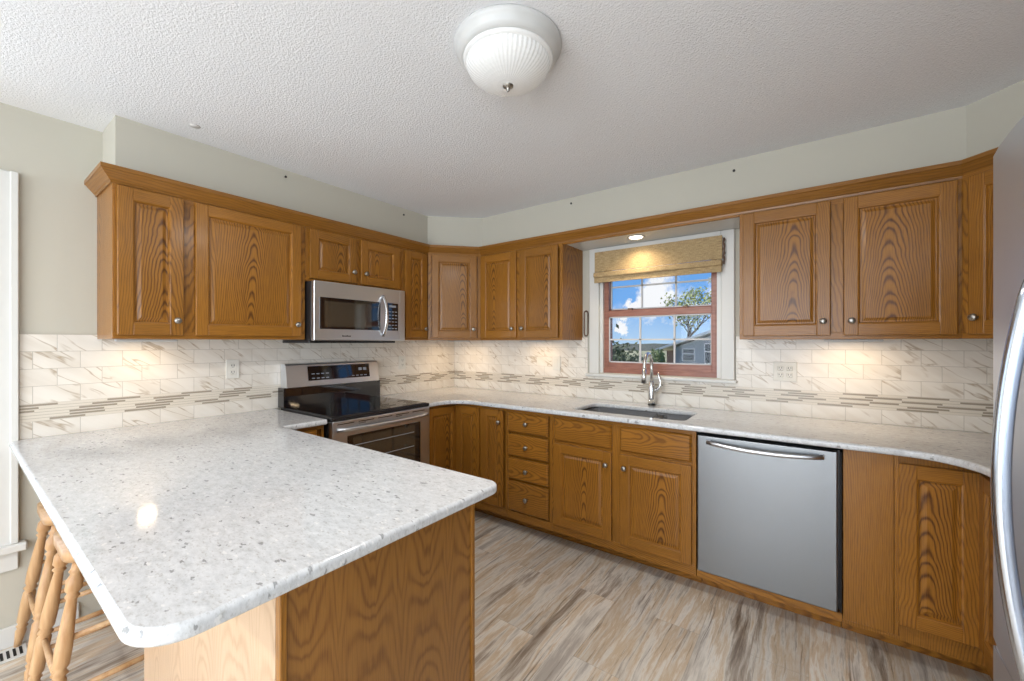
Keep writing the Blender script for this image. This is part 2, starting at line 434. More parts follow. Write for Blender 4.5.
splash('trim_3', 2.79, [(-2.787, -.008, 1.390)], 'marble tile backsplash with taupe mosaic band behind the range', (0, 0, 0), PI / 2, [(-2.787, 1.39)])

# baseboards
struct(MB().box(0, .015, -7, -2.60, 0, .09, 0, .003).build('baseboard_left', WHITE), 'white baseboard under the left window')

# ------------------------------------------------------------------ windows
def casing_window_back():
    g = MB()
    # jamb liner
    for x0, x1, z0, z1 in ((WX0 - .001, WX0 + .022, WZ0, WZ1), (WX1 - .022, WX1 + .001, WZ0, WZ1), (WX0, WX1, WZ1 - .02, WZ1 + .001)):
        g.box(x0, x1, -.001, .119, z0, z1, 0)
    for x0, x1, z0, z1 in ((1.472, WX0 - .005, 1.112, 2.074), (WX1 + .005, 2.478, 1.112, 2.074), (WX0 - .005, WX1 + .005, 2.036, 2.074)):
        g.box(x0, x1, -.022, 0, z0, z1, 0, .003)
    g.box(1.448, 2.492, -.045, .03, 1.090, 1.112, 0, .004)
    o = struct(g.build('window_1', WHITE), 'white cased window above the sink')
    f = MB()
    f.box(WX0 + .022, WX0 + .060, .020, .095, WZ0, WZ1 - .02, 0, .002).box(WX1 - .060, WX1 - .022, .020, .095, WZ0, WZ1 - .02, 0, .002)
    f.box(WX0 + .022, WX1 - .022, .012, .10, WZ0 - .004, WZ0 + .035, 0, .002)
    f.build('window_frame', 'window_wood', o)
    GX0, GX1 = 1.612, 2.340
    def sash(name, y0, y1, zb, zg0, zg1, zt, xa, xb, nx, rowz):
        s_ = MB()
        s_.box(xa, GX0 + .0, y0, y1, zb, zt, 0, .003).box(GX1, xb, y0, y1, zb, zt, 0, .003)
        s_.box(GX0, GX1, y0, y1, zb, zg0, 0, .003).box(GX0, GX1, y0, y1, zg1, zt, 0, .003)
        so_ = s_.build(name, 'window_wood', o)
        mg = MB(); ym = (y0 + y1) / 2
        for k in range(1, nx): xx = GX0 + (GX1 - GX0) * k / nx; mg.box(xx - .006, xx + .006, ym - .006, ym + .006, zg0, zg1)
        mg.box(GX0, GX1, ym - .006, ym + .006, rowz - .006, rowz + .006)
        for x0, x1, z0, z1 in ((GX0, GX0 + .010, zg0, zg1), (GX1 - .010, GX1, zg0, zg1), (GX0, GX1, zg0, zg0 + .009), (GX0, GX1, zg1 - .009, zg1)):
            mg.box(x0, x1, y0 + .006, ym + .004, z0, z1)
        mg.build('muntin_grid', 'muntin_grey', so_)
        MB().box(GX0, GX1, ym - .002, ym + .002, zg0, zg1).build('pane', 'window_glass', so_)
        return so_
    s1 = sash('lower_sash', .018, .052, 1.145, 1.198, 1.545, 1.592, WX0 + .03, WX1 - .03, 3, 1.372)
    s2 = sash('upper_sash', .056, .090, 1.560, 1.600, 1.960, 2.00, WX0 + .03, WX1 - .03, 3, 1.775)
    for xx in (1.78, 2.17):
        MB().box(xx - .018, xx + .018, .022, .045, 1.592, 1.606, 0, .003).build('sash_lock', 'bronze', s1)
casing_window_back()

def left_window():
    g = MB(); w_ = .095
    g.box(-.001, .022, LY1, LY1 + .11, LZ0 - .02, 2.11, 0, .004).box(-.001, .022, LY0 - .11, LY0, LZ0 - .02, 2.11, 0, .004)
    g.box(-.001, .022, LY0, LY1, LZ1, 2.11, 0, .004)
    g.box(.020, .030, LY1 + .085, LY1 + .11, LZ0, 2.11, 0, .003).box(.020, .026, LY1 + .0, LY1 + .02, LZ0, LZ1, 0, .003)
    g.box(-.10, .052, LY0 - .13, LY1 + .135, LZ0 - .035, LZ0, 0, .006)
    g.box(0, .018, LY0 - .11, LY1 + .11, LZ0 - .12, LZ0 - .035, 0, .003)
    o = struct(g.build('window_2', WHITE), 'white cased window on the left wall beside the peninsula')
    f = MB()
    for y0, y1, z0, z1 in ((LY0, LY0 + .05, LZ0, LZ1), (LY1 - .05, LY1, LZ0, LZ1), (LY0, LY1, LZ0, LZ0 + .05), (LY0, LY1, LZ1 - .05, LZ1), (LY0, LY1, 1.22, 1.27), (-3.58, -3.54, LZ0, LZ1)):
        f.box(-.085, -.05, y0, y1, z0, z1, 0, .003)
    f.build('window_frame', WHITE, o)
    MB().box(-.070, -.066, LY0, LY1, LZ0, LZ1).build('pane', 'window_glass', o)
left_window()
g = MB()
for x0, x1, z0, z1 in ((.3, .36, .25, 2.25), (3.64, 3.7, .25, 2.25), (1.96, 2.04, .25, 2.25), (.3, 3.7, .25, .33), (.3, 3.7, 2.17, 2.25)):
    g.box(x0, x1, YB - .09, YB - .03, z0, z1, 0, .004)
o = struct(g.build('window_added_rear', WHITE), 'wide white framed glazing added on the unseen dining side for light')  # glazing added behind the camera to bring in light
MB().box(.3, 3.7, YB - .062, YB - .058, .25, 2.25).build('pane', 'window_glass', o)

g = MB()
for y0, y1, z0, z1 in ((RY0 - .09, RY0 + .02, RZ0 - .09, RZ1 + .09), (RY1 - .02, RY1 + .09, RZ0 - .09, RZ1 + .09), (RY0, RY1, RZ0 - .09, RZ0 + .02), (RY0, RY1, RZ1 - .02, RZ1 + .09), (-4.98, -4.92, RZ0, RZ1)):
    g.box(XR - .02, XR + .02, y0, y1, z0, z1, 0, .004)
o = struct(g.build('window_added_right', WHITE), 'white cased window added on the unseen right dining wall for light')  # out-of-view window added so more light reaches the ceiling
MB().box(XR + .024, XR + .028, RY0, RY1, RZ0, RZ1).build('pane', 'window_glass', o)

# ------------------------------------------------------------------ cabinet parts
KNOB = MB().lathe([(0, 0), (.0075, 0), (.006, .004), (.005, .012), (.009, .016), (.0155, .020), (.0155, .024), (.012, .028), (.006, .030), (0, .0305)], 18, Matrix.Rotation(PI / 2, 4, 'X')).mesh('knob', 'nickel')
def knob(parent, x, z, y=-.019):
    o = D.objects.new('knob', KNOB); COL.objects.link(o); o.parent = parent; o.location = (x, y, z); return o

def door_mesh(w_, h_, name='door'):
    """raised frame door centred on its origin, back at y=0, front at y=-.019"""
    g = MB(); s_ = min(.056, w_ * .24); T = .019
    X, Z = w_ / 2, h_ / 2
    g.box(-X, -X + s_, -T, 0, -Z, Z, 0, .0035, 2).box(X - s_, X, -T, 0, -Z, Z, 0, .0035, 2)
    g.box(-X + s_ - .001, X - s_ + .001, -T, 0, -Z, -Z + s_, 1, .0025, 2).box(-X + s_ - .001, X - s_ + .001, -T, 0, Z - s_, Z, 1, .0025, 2)
    def ring(i0, y0, i1, y1, mv, mh):
        a = [(-X + i0, y0, -Z + i0), (X - i0, y0, -Z + i0), (X - i0, y0, Z - i0), (-X + i0, y0, Z - i0)]
        b_ = [(-X + i1, y1, -Z + i1), (X - i1, y1, -Z + i1), (X - i1, y1, Z - i1), (-X + i1, y1, Z - i1)]
        for k in range(4): g.face([a[k], a[(k + 1) % 4], b_[(k + 1) % 4], b_[k]], mh if k % 2 == 0 else mv)
    i = s_ - .002
    ring(i, -T + .0015, i + .005, -T + .003, 0, 1)
    ring(i + .005, -T + .003, i + .009, -.0075, 0, 1)
    ring(i + .009, -.0075, i + .016, -.0075, 2, 2)
    ring(i + .016, -.0075, i + .030, -.0125, 2, 2)
    j = i + .030
    g.face([(-X + j, -.0125, -Z + j), (X - j, -.0125, -Z + j), (X - j, -.0125, Z - j), (-X + j, -.0125, Z - j)], 2)
    g.face([(-X + i, -.002, -Z + i), (X - i, -.002, -Z + i), (X - i, -.002, Z - i), (-X + i, -.002, Z - i)], 2)
    return g.mesh(name, OAK3)
def door(parent, x0, x1, z0, z1, yf, kn=None, rotz=0, loc=None):
    """door between x0..x1, z0..z1 on the face plane y=yf of the parent's frame; kn = (side, end)"""
    w_, h_ = x1 - x0, z1 - z0
    o = D.objects.new('door', door_mesh(w_, h_)); COL.objects.link(o); o.parent = parent
    o.location = loc or ((x0 + x1) / 2, yf, (z0 + z1) / 2); o.rotation_euler = (0, 0, rotz)
    if kn: knob(o, (w_ / 2 - .030) * (1 if kn[0] == 'r' else -1), (h_ / 2 - kn[1]) * (1 if kn[2] == 't' else -1))
    return o
def slab(parent, x0, x1, z0, z1, yf, kn=True, name='drawer'):
    X, Z = (x1 - x0) / 2, (z1 - z0) / 2; g = MB()
    g.box(-X, X, -.010, 0, -Z, Z, 0, .002)
    a = [(-X + .001, -.009, -Z + .001), (X - .001, -.009, -Z + .001), (X - .001, -.009, Z - .001), (-X + .001, -.009, Z - .001)]
    b_ = [(-X + .010, -.0185, -Z + .010), (X - .010, -.0185, -Z + .010), (X - .010, -.0185, Z - .010), (-X + .010, -.0185, Z - .010)]
    for k in range(4): g.face([a[k], a[(k + 1) % 4], b_[(k + 1) % 4], b_[k]], 0)
    g.face(b_, 0)
    o = g.build(name, OH, parent, ((x0 + x1) / 2, yf, (z0 + z1) / 2))
    if kn: knob(o, 0, 0, -.0185)
    return o
def body(parent, w_, d_, z0, z1, frame, ztop=None):
    """carcass with face frame; frame = list of (x0,x1,z0,z1,mat) boards"""
    g = MB(); g.box(0, w_, -d_ + .02, -.001, z0, ztop or z1, 0)
    for x0, x1, a, b_, mt in frame: g.box(x0, x1, -d_, -d_ + .0195, a, b_, mt, .001)
    return g.build('body', [OV, OH], parent)
def faceframe(w_, z0, z1, stiles, rails, sw=.045):
    fr = [(0, w_, z0, z0 + rails[0], 1), (0, w_, z1 - rails[1], z1, 1)]
    for x in stiles: fr.append((max(0, x - sw / 2), min(w_, x + sw / 2), z0 + rails[0], z1 - rails[1], 0))
    return fr

ZB, ZT = 1.3685, 2.104
DZ0, DZ1 = 1.387, 2.068
UD = .325
def upper(name_label, loc, rotz, w_, z0, doors, stiles, sw=.05):
    o = thing('wall_cabinet', name_label, 'cabinet', loc, rotz)
    body(o, w_, UD, z0, ZT, faceframe(w_, z0, ZT, stiles, (.035, .055), sw))
    for x0, x1, a, b_, kn in doors: door(o, x0, x1, a, b_, -UD, kn)
    return o
# left wall run: local x runs towards +Y
upper('oak wall cabinet with two tall doors at the left end, beside the microwave', (0, -2.537, 0), PI / 2, .876, ZB,
      [(.014, .260, DZ0, DZ1, ('r', .072, 'b')), (.308, .846, DZ0, DZ1, ('r', .072, 'b'))], (.0, .284, .863))
upper('short oak wall cabinet with two small doors above the microwave', (0, -1.659, 0), PI / 2, .757, 1.738,
      [(.022, .350, 1.755, DZ1, ('r', .075, 'b')), (.384, .716, 1.755, DZ1, ('l', .075, 'b'))], (.0, .367, .757))
upper('narrow oak wall cabinet between the microwave and the corner cabinet', (0, -.900, 0), PI / 2, .252, ZB,
      [(.012, .232, DZ0, DZ1, ('r', .072, 'b'))], (0, .252), .03)
# corner wall cabinets
def corner_upper(label, pts, a, b_, kn):
    o = thing('corner_wall_cabinet', label, 'cabinet', (a[0], a[1], 0))
    g = MB(); g.prism([(x - a[0], y - a[1]) for x, y in pts], ZB, ZT); g.build('body', [OV, OH], o)
    dx, dy = b_[0] - a[0], b_[1] - a[1]; L = math.hypot(dx, dy); rz = math.atan2(dy, dx)
    nx, ny = dy / L, -dx / L
    fr = MB()
    for x0, x1, z0, z1, mt in faceframe(L, ZB, ZT, (.0, L), (.025, .04), .06): fr.box(x0, x1, -.012, .004, z0, z1, mt, .001)
    f = fr.build('face_frame', [OV, OH], o, (0, 0, 0), rz)
    door(f, .032, L - .034, DZ0, DZ1, -.012, kn)
    return o
corner_upper('diagonal oak corner wall cabinet in the far left corner',
             [(.001, -.001), (.001, -.646), (.325, -.646), (.619, -.325), (.619, -.001)], (.325, -.646), (.619, -.325), ('r', .072, 'b'))
upper('oak wall cabinet with two doors between the corner and the sink window', (.621, 0, 0), 0, .784, ZB,
      [(.012, .376, DZ0, DZ1, ('r', .072, 'b')), (.410, .752, DZ0, DZ1, ('l', .072, 'b'))], (0, .393, .784))
upper('oak wall cabinet with two doors right of the sink window', (2.546, 0, 0), 0, .874, ZB,
      [(.018, .408, DZ0, DZ1, ('r', .072, 'b')), (.460, .853, DZ0, DZ1, ('l', .072, 'b'))], (.0, .434, .874))
corner_upper('diagonal oak corner wall cabinet beside the refrigerator',
             [(3.422, -.001), (3.422, -.325), (3.705, -.608), (4.029, -.608), (4.029, -.001)], (3.422, -.325), (3.705, -.608), ('l', .072, 'b'))
upper('oak wall cabinet on the right wall behind the refrigerator', (4.03, -.61, 0), -PI / 2, 1.0, ZB,
      [(.02, .49, DZ0, DZ1, ('r', .072, 'b')), (.51, .98, DZ0, DZ1, ('l', .072, 'b'))], (0, .5, 1.0))

# crown moulding swept along the cabinet tops
def sweep(path, prof, name, mats, closed_prof=True):
    P = [Vector((x, y)) for x, y in path]; g = MB(); rings = []
    for i, p in enumerate(P):
        d0 = (p - P[i - 1]).normalized() if i else None; d1 = (P[i + 1] - p).normalized() if i < len(P) - 1 else None
        n0 = Vector((d0.y, -d0.x)) if d0 else None; n1 = Vector((d1.y, -d1.x)) if d1 else None
        if n0 is None: m_ = n1
        elif n1 is None: m_ = n0
        else: m_ = (n0 + n1) / (1 + n0.dot(n1))
        rings.append([g.bm.verts.new((p.x + m_.x * o_, p.y + m_.y * o_, z)) for o_, z in prof])
    n = len(prof)
    for a, b_ in zip(rings, rings[1:]):
        for k in range(n): g.bm.faces.new((a[k], a[(k + 1) % n], b_[(k + 1) % n], b_[k]))
    g.bm.faces.new(rings[0]); g.bm.faces.new(rings[-1][::-1])
    return g.build(name, mats)
CP = [(.0005, 2.076), (.006, 2.076), (.008, 2.086), (.013, 2.089), (.016, 2.094), (.030, 2.110), (.040, 2.124), (.0445, 2.126), (.0445, 2.145), (-.03, 2.145), (-.03, 2.1055), (.0005, 2.1055)]
cr = sweep([(.001, -2.5375), (.325, -2.5375), (.325, -.646), (.619, -.325), (3.422, -.325), (3.705, -.608), (3.705, -1.61)], CP, 'crown_moulding', OC)
tag(cr, 'long oak crown moulding running along the tops of all the wall cabinets', 'moulding')
# valance bridging the cabinets over the sink window
vo_ = thing('window_valance', 'oak valance with a pale underside bridging the cabinets over the sink window', 'valance', (1.407, 0, 0))
MB().box(0, 1.137, -.325, -.305, 2.066, ZT, 0, .001).build('board', OH, vo_)
MB().box(0, 1.137, -.304, -.001, 2.076, ZT, 0).build('underside', WHITE, vo_)

# ------------------------------------------------------------------ base cabinets
BD = .61; BZ0, BZ1 = .10, .883
def base(label, loc, rotz, w_, stiles, hr=(.055, .028), sw=.045, d_=BD, ztop=None, extra=()):
    o = thing('base_cabinet', label, 'cabinet', loc, rotz)
    body(o, w_, d_, BZ0, BZ1, faceframe(w_, BZ0, BZ1, stiles, hr, sw) + list(extra), ztop)
    MB().box(0, w_, -d_ + .135, -.02, .001, BZ0, 0).build('toe_kick', OH, o)
    return o
# far left corner (lazy susan) : L-shaped body, two doors folding into the inside corner
def susan(label, body_pts, toe_pts, d1, d2, loc):
    o = thing('corner_base_cabinet', label, 'cabinet', loc)
    MB().prism([(x - loc[0], y - loc[1]) for x, y in body_pts], BZ0, BZ1).build('body', [OV, OH], o)
    MB().prism([(x - loc[0], y - loc[1]) for x, y in toe_pts], .001, BZ0).build('toe_kick', OH, o)
    for (x, y, w_, z0, z1, rz, kn) in (d1, d2):
        door(o, 0, w_, z0, z1, 0, kn, rz, (x - loc[0], y - loc[1], (z0 + z1) / 2))
    return o
susan('oak corner base cabinet with a folding pair of doors, right of the range',
      [(.001, -.001), (.001, -.932), (.610, -.932), (.610, -.610), (.872, -.610), (.872, -.001)],
      [(.02, -.02), (.02, -.93), (.475, -.93), (.475, -.475), (.870, -.475), (.870, -.02)],
      (.611, -.772, .310, .165, .862, PI / 2, None), (.742, -.611, .238, .165, .862, 0, None), (0, 0, 0))
o = base('narrow one-door oak base cabinet beside the corner', (.874, 0, 0), 0, .240, (0, .240), sw=.03)
door(o, .012, .214, .165, .862, -BD, ('r', .085, 't'))
o = base('oak base cabinet with a stack of four drawers', (1.116, 0, 0), 0, .368, (0, .368), sw=.03)
for z0, z1 in ((.718, .860), (.552, .703), (.388, .537), (.165, .373)): slab(o, .012, .345, z0, z1, -BD)
o = base('oak sink base cabinet with two doors under blank drawer fronts', (1.486, 0, 0), 0, .892, (0, .445, .892), sw=.05, ztop=.66, extra=[(.025, .4195, .675, .725, 1), (.4705, .867, .675, .725, 1)])
slab(o, .022, .420, .708, .858, -BD, False, 'false_drawer_front'); slab(o, .474, .872, .708, .858, -BD, False, 'false_drawer_front')
door(o, .022, .420, .158, .690, -BD, ('r', .075, 't')); door(o, .474, .872, .158, .690, -BD, ('l', .075, 't'))
susan('oak corner base cabinet with folding doors, between the dishwasher and the refrigerator',
      [(2.992, -.001), (2.992, -.610), (3.420, -.610), (3.420, -.898), (4.029, -.898), (4.029, -.001)],
      [(2.992, -.02), (2.992, -.475), (3.555, -.475), (3.555, -.89), (4.02, -.89), (4.02, -.02)],
      (3.293, -.611, .240, .175, .848, 0, None), (3.419, -.750, .255, .175, .848, -PI / 2, None), (3.42, 0, 0))
cb = [q for q in D.objects if q.name.startswith('corner_base_cabinet')][-1]
MB().box(-.426, -.262, -.617, -.6105, BZ0 + .02, BZ1 - .002, 0, .001).box(-.259, -.246, -.617, -.6105, BZ0 + .02, BZ1 - .002, 0, .001).build('filler_panel', OV, cb)
o = base('oak base cabinet on the right wall beside the refrigerator', (XR, -.90, 0), -PI / 2, .69, (0, .345, .69))
door(o, .02, .33, .158, .848, -BD, ('r', .075, 't')); door(o, .36, .67, .158, .848, -BD, ('l', .075, 't'))
# rail and toe board under the dishwasher
tk = MB(); tk.box(2.381, 2.989, -.610, -.590, .10, .138, 0, .001).box(2.381, 2.989, -.475, -.455, .001, .10, 0, 0).box(2.381, 2.989, -.592, -.47, .10, .112)
tag(tk.build('toe_kick_rail', OH), 'oak rail and toe board running under the dishwasher', 'trim board')
o = base('small oak base cabinet left of the range, under the counter return', (0, -1.985, 0), PI / 2, .288, (0, .288), sw=.03)
slab(o, .02, .242, .718, .860, -BD); door(o, .02, .242, .165, .700, -BD, ('r', .075, 't'))

# peninsula cabinet
pen = thing('peninsula_cabinet', 'oak peninsula base cabinet under the long speckled counter', 'cabinet', (1.08, -2.587, 0))
MB().box(.003, .940, .004, .576, .0, .883, 0).build('body', [OV], pen)
ep = MB().box(.940, .954, .014, .566, .001, .883, 0).build('end_panel', OE, pen)
for y0, y1 in ((.0, .0145), (.5655, .580)): MB().box(.940, .960, y0, y1, .001, .883, 0, .002).build('corner_strip', OV, pen)
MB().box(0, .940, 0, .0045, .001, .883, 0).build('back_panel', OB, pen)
pd = D.objects.new('door', door_mesh(.44, .70)); COL.objects.link(pd); pd.parent = pen; pd.location = (.71, .576, .50); pd.rotation_euler = (0, 0, PI); knob(pd, .19, .27)
pd2 = pd.copy(); COL.objects.link(pd2); pd2.parent = pen; pd2.location = (.235, .576, .50)
MB().box(-1.079, .003, .560, .576, .001, .883, 0).build('knee_panel', OV, pen)

# ------------------------------------------------------------------ counters
def fillet(pts, rad):
    out_ = []
    n = len(pts)
    for i, p in enumerate(pts):
        r = rad[i] if i < len(rad) else 0
        if not r: out_.append(p); continue
        p = Vector(p); a = (Vector(pts[i - 1]) - p).normalized(); b_ = (Vector(pts[(i + 1) % n]) - p).normalized()
        ang = a.angle(b_); dd = r / math.tan(ang / 2)
        A_, B_ = p + a * dd, p + b_ * dd; c = p + (a + b_).normalized() * (r / math.sin(ang / 2))
        va, vb = A_ - c, B_ - c; th = math.atan2(va.x * vb.y - va.y * vb.x, va.dot(vb)); N = 12
        for k_ in range(N + 1):
            q = th * k_ / N; out_.append((c.x + va.x * math.cos(q) - va.y * math.sin(q), c.y + va.x * math.sin(q) + va.y * math.cos(q)))
    return out_
def countertop(name, outer, holes, z0, z1, bev, label):
    cu = D.curves.new(name, 'CURVE'); cu.dimensions = '2D'; cu.fill_mode = 'BOTH'
    for pts in [outer] + holes:
        sp = cu.splines.new('POLY'); sp.points.add(len(pts) - 1); sp.use_cyclic_u = True
        for q, (x, y) in zip(sp.points, pts): q.co = (x, y, 0, 1)
    cu.extrude = (z1 - z0) / 2 - bev; cu.bevel_depth = bev; cu.bevel_resolution = 3; cu.offset = -bev
    co_ = D.objects.new('tmp', cu); COL.objects.link(co_)
    dg = bpy.context.evaluated_depsgraph_get(); dg.update()
    me = D.meshes.new_from_object(co_.evaluated_get(dg)); D.objects.remove(co_)
    me.materials.clear(); me.materials.append(MAT['quartz_counter'])
    o_ = D.objects.new(name, me); COL.objects.link(o_); o_.location = (0, 0, (z0 + z1) / 2)
    return tag(o_, label, 'countertop')
A_ = fillet([(0.002, -.932), (.655, -.932), (.655, -.664), (3.375, -.664), (3.375, -1.595), (4.028, -1.595), (4.028, -.009), (.002, -.009)], [0, .01, .17, .20, 0, 0, 0, 0])
SX0, SX1, SY0, SY1 = 1.605, 2.300, -.548, -.195
hole = fillet([(SX0, SY0), (SX1, SY0), (SX1, SY1), (SX0, SY1)], [.04, .04, .06, .06])
countertop('countertop', A_, [hole], .884, .914, .010, 'speckled quartz countertop wrapping both corners around the sink')
B_ = fillet([(.002, -2.817), (2.100, -2.817), (2.100, -1.945), (.655, -1.945), (.655, -1.697), (.002, -1.697)], [.02, .085, .045, .02, .01, 0])
countertop('peninsula_countertop', B_, [], .884, .914, .010, 'long pale grey speckled quartz peninsula countertop in the foreground')

# ------------------------------------------------------------------ sink and faucet
sk = thing('sink', 'dark grey undermount double bowl sink set in the quartz counter', 'sink', (0, 0, 0))
g = MB()
def bowl(x0, x1, y0, y1, zt, zb, r=.05):
    top = fillet([(x0, y0), (x1, y0), (x1, y1), (x0, y1)], [r] * 4); n = len(top)
    cx, cy = (x0 + x1) / 2, (y0 + y1) / 2
    rings = []
    for z, f in ((zt, 1), (zb + .03, .97), (zb + .008, .93), (zb, .86)):
        rings.append([g.bm.verts.new((cx + (x - cx) * f, cy + (y - cy) * f, z)) for x, y in top])
    for a, b2 in zip(rings, rings[1:]):
        for q in range(n): fq = g.bm.faces.new((a[q], a[(q + 1) % n], b2[(q + 1) % n], b2[q])); fq.smooth = True
    g.bm.faces.new(rings[-1])
    return top
bowl(1.600, 2.065, -.555, -.188, .878, .70); bowl(2.085, 2.305, -.555, -.188, .878, .72, .04)
g.box(2.058, 2.092, -.545, -.20, .84, .872, 0, .008, 2)
g.box(1.59, 2.315, -.562, -.552, .868, .8825).box(1.59, 2.315, -.190, -.180, .868, .8825)
g.build('bowls', 'sink_grey', sk)
for x, z in ((1.85, .7015), (2.195, .7215)):
    MB().lathe([(0, 0), (.038, 0), (.040, .002), (.034, .004), (0, .003)], 24).build('drain', 'chrome', sk, (x, -.36, z))
fa = thing('faucet', 'chrome pull-down gooseneck faucet standing behind the sink', 'faucet', (1.975, -.085, .914))
MB().lathe([(0, 0), (.026, 0), (.026, .006), (.022, .010)], 24).build('base_ring', 'black_plastic', fa)
g = MB(); g.lathe([(0, .006), (.023, .006), (.024, .05), (.026, .10), (.024, .13), (.018, .155), (.014, .165)], 24)
pts = [(0, 0, .15), (0, 0, .26)] + [(0, -.075 + .075 * math.cos(a), .275 + .085 * math.sin(a)) for a in [PI * k / 12 for k in range(0, 13)]] + [(0, -.152, .25)]
g.tube(pts, .0115, 14); g.build('neck', 'brushed_nickel', fa)
MB().tube([(0, -.152, .256), (0, -.157, .215), (0, -.160, .165)], [.013, .016, .018], 14).build('spray_head', 'brushed_nickel', fa)
MB().tube([(.018, 0, .095), (.045, 0, .115), (.062, -.002, .145), (.062, -.003, .165), (.050, -.004, .205), (.044, -.004, .225)], [.012, .012, .011, .008, .0085, .006], 12).build('lever', 'brushed_nickel', fa)

# ------------------------------------------------------------------ dishwasher
dw = thing('dishwasher', 'stainless steel dishwasher under the counter right of the sink', 'dishwasher', (2.381, 0, 0))
MB().box(.008, .600, -.585, -.03, .142, .862, 0).build('tub', 'black_plastic', dw)
dd = MB(); dd.box(.006, .592, -.628, -.586, .144, .862, 0, .006, 3); dd.build('door', STEEL, dw)
MB().box(.600, .606, -.612, -.60, .143, .86, 0).build('side_gasket', 'gap_shadow_black', dw)
hp = [(.060 + .476 * k / 16, -.640 - .032 * math.sin(PI * min(1, max(0, k / 16))) ** .45, .832 - .010 * math.sin(PI * k / 16)) for k in range(17)]
hd = MB(); hd.tube(hp, .011, 12, flat=.8, up=(0, 0, 1)); hd.box(.052, .072, -.645, -.626, .820, .844, 0, .004).box(.524, .544, -.645, -.626, .820, .844, 0, .004)
hd.build('handle', 'stainless_level', dw)

# ------------------------------------------------------------------ microwave (local x towards +Y, front at -y)
mw = thing('microwave', 'stainless over-the-range microwave hung beneath the short cabinet', 'microwave', (0, -1.656, 0), PI / 2); mw.scale = (.925, 1, 1)
MB().box(.004, .752, -.385, -.012, 1.362, 1.733, 0, .003).build('case', 'black_plastic', mw)
g = MB(); g.box(.002, .702, -.421, -.386, 1.362, 1.734, 0, .006, 3)
g.box(.700, .754, -.421, -.386, 1.362, 1.734, 0, .004, 2)
g.build('front_panel', 'stainless_level', mw)
MB().box(.040, .518, -.4235, -.420, 1.436, 1.634, 0, .001).build('door_window', 'black_glass', mw)
MB().box(.075, .440, -.4245, -.4232, 1.452, 1.612, 0).build('inner_window', 'oven_window', mw)
g = MB(); g.box(.575, .684, -.4235, -.420, 1.436, 1.634, 0, .001)
for i in range(3):
    for j in range(6): g.box(.592 + .030 * i, .612 + .030 * i, -.4242, -.4233, 1.448 + .024 * j, 1.454 + .024 * j, 1)
g.box(.598, .662, -.4242, -.4233, 1.603, 1.618, 1); g.build('control_panel', ['black_glass', 'display_marks'], mw)
hp = [(.542, -.424 - .045 * math.sin(PI * k / 14) ** .7, 1.395 + .285 * k / 14) for k in range(15)]
MB().tube(hp, .0125, 12, flat=.7, up=(1, 0, 0)).build('handle', 'chrome', mw)
g = MB()
for q in range(8): g.box(.205 + .0085 * q, .2105 + .0085 * q, -.4222, -.4205, 1.388, 1.396 + (.003 if q in (0, 4) else 0), 0)
g.build('badge', 'black_plastic', mw)
g = MB(); g.box(-.0, .700, -.37, -.02, 1.347, 1.3615, 0, .002); g.build('grease_vent', 'black_plastic', mw)

# ------------------------------------------------------------------ range
rg = thing('range', 'freestanding stainless electric range with a black glass cooktop', 'range', (0, -1.683, 0), PI / 2); rg.scale = (.985, 1, 1)
W = .756
MB().box(.005, W - .001, -.62, -.015, .02, .895, 0).build('body', 'black_plastic', rg)
g = MB(); g.box(.003, W + .001, -.662, -.05, .896, .918, 0, .004, 2); g.build('cooktop_frame', 'black_plastic', rg)
MB().box(.02, W - .015, -.650, -.095, .9175, .9215, 0, .001).build('glass_cooktop', 'black_glass', rg)
g = MB(); g.prism([(.003, -.090), (W + .001, -.090), (W + .001, -.012), (.003, -.012)], .918, 1.05)
g.build('backguard', 'black_glass', rg)
g = MB()
prof = [(-.086, 1.046), (-.105, 1.052), (-.080, 1.196), (-.066, 1.206), (-.015, 1.206), (-.015, 1.046)]
va = [g.bm.verts.new((.020, y, z)) for y, z in prof]; vb = [g.bm.verts.new((W - .018, y, z)) for y, z in prof]
for q in range(6): g.bm.faces.new((va[q], va[(q + 1) % 6], vb[(q + 1) % 6], vb[q]))
g.bm.faces.new(va); g.bm.faces.new(vb[::-1])
g.build('control_console', 'stainless_level', rg)
g = MB()
def cons(x0, x1, z0, z1, off, mt):
    f_ = lambda z: -.105 + (z - 1.052) * (.025 / .144) - off
    g.face([(x0, f_(z0), z0), (x1, f_(z0), z0), (x1, f_(z1), z1), (x0, f_(z1), z1)], mt)
cons(.165, .655, 1.088, 1.186, .0015, 0)
for i in range(4):
    cons(.190 + .035 * i, .212 + .035 * i, 1.100, 1.106, .0022, 1); cons(.190 + .035 * i, .212 + .035 * i, 1.130, 1.136, .0022, 1)
    cons(.500 + .035 * i, .522 + .035 * i, 1.100, 1.106, .0022, 1)
for i in range(2): cons(.560 + .04 * i, .588 + .04 * i, 1.140, 1.160, .0022, 1)
g.build('display', ['black_glass', 'display_marks'], rg)
g = MB(); g.box(.005, W - .001, -.668, -.620, .24, .893, 0, .005, 2)
for k_ in range(5):
    x0 = .035 + .140 * k_
    g.box(x0, x0 + .110, -.6695, -.667, .872, .8765, 1)
    if k_ % 2: g.box(x0, x0 + .05, -.6695, -.667, .862, .8655, 1)
g.build('oven_door', ['stainless_level', 'gap_shadow_black'], rg)
g = MB(); g.box(.10, W - .09, -.6715, -.667, .50, .800, 0, .0015); g.build('oven_window', 'black_glass', rg)
g = MB(); g.box(.135, W - .14, -.6725, -.671, .53, .785, 0)
g.box(.15, W - .15, -.6732, -.6722, .640, .644, 1).box(.15, W - .15, -.6732, -.6722, .735, .739, 1); g.build('oven_glass', ['oven_window', 'display_marks'], rg)
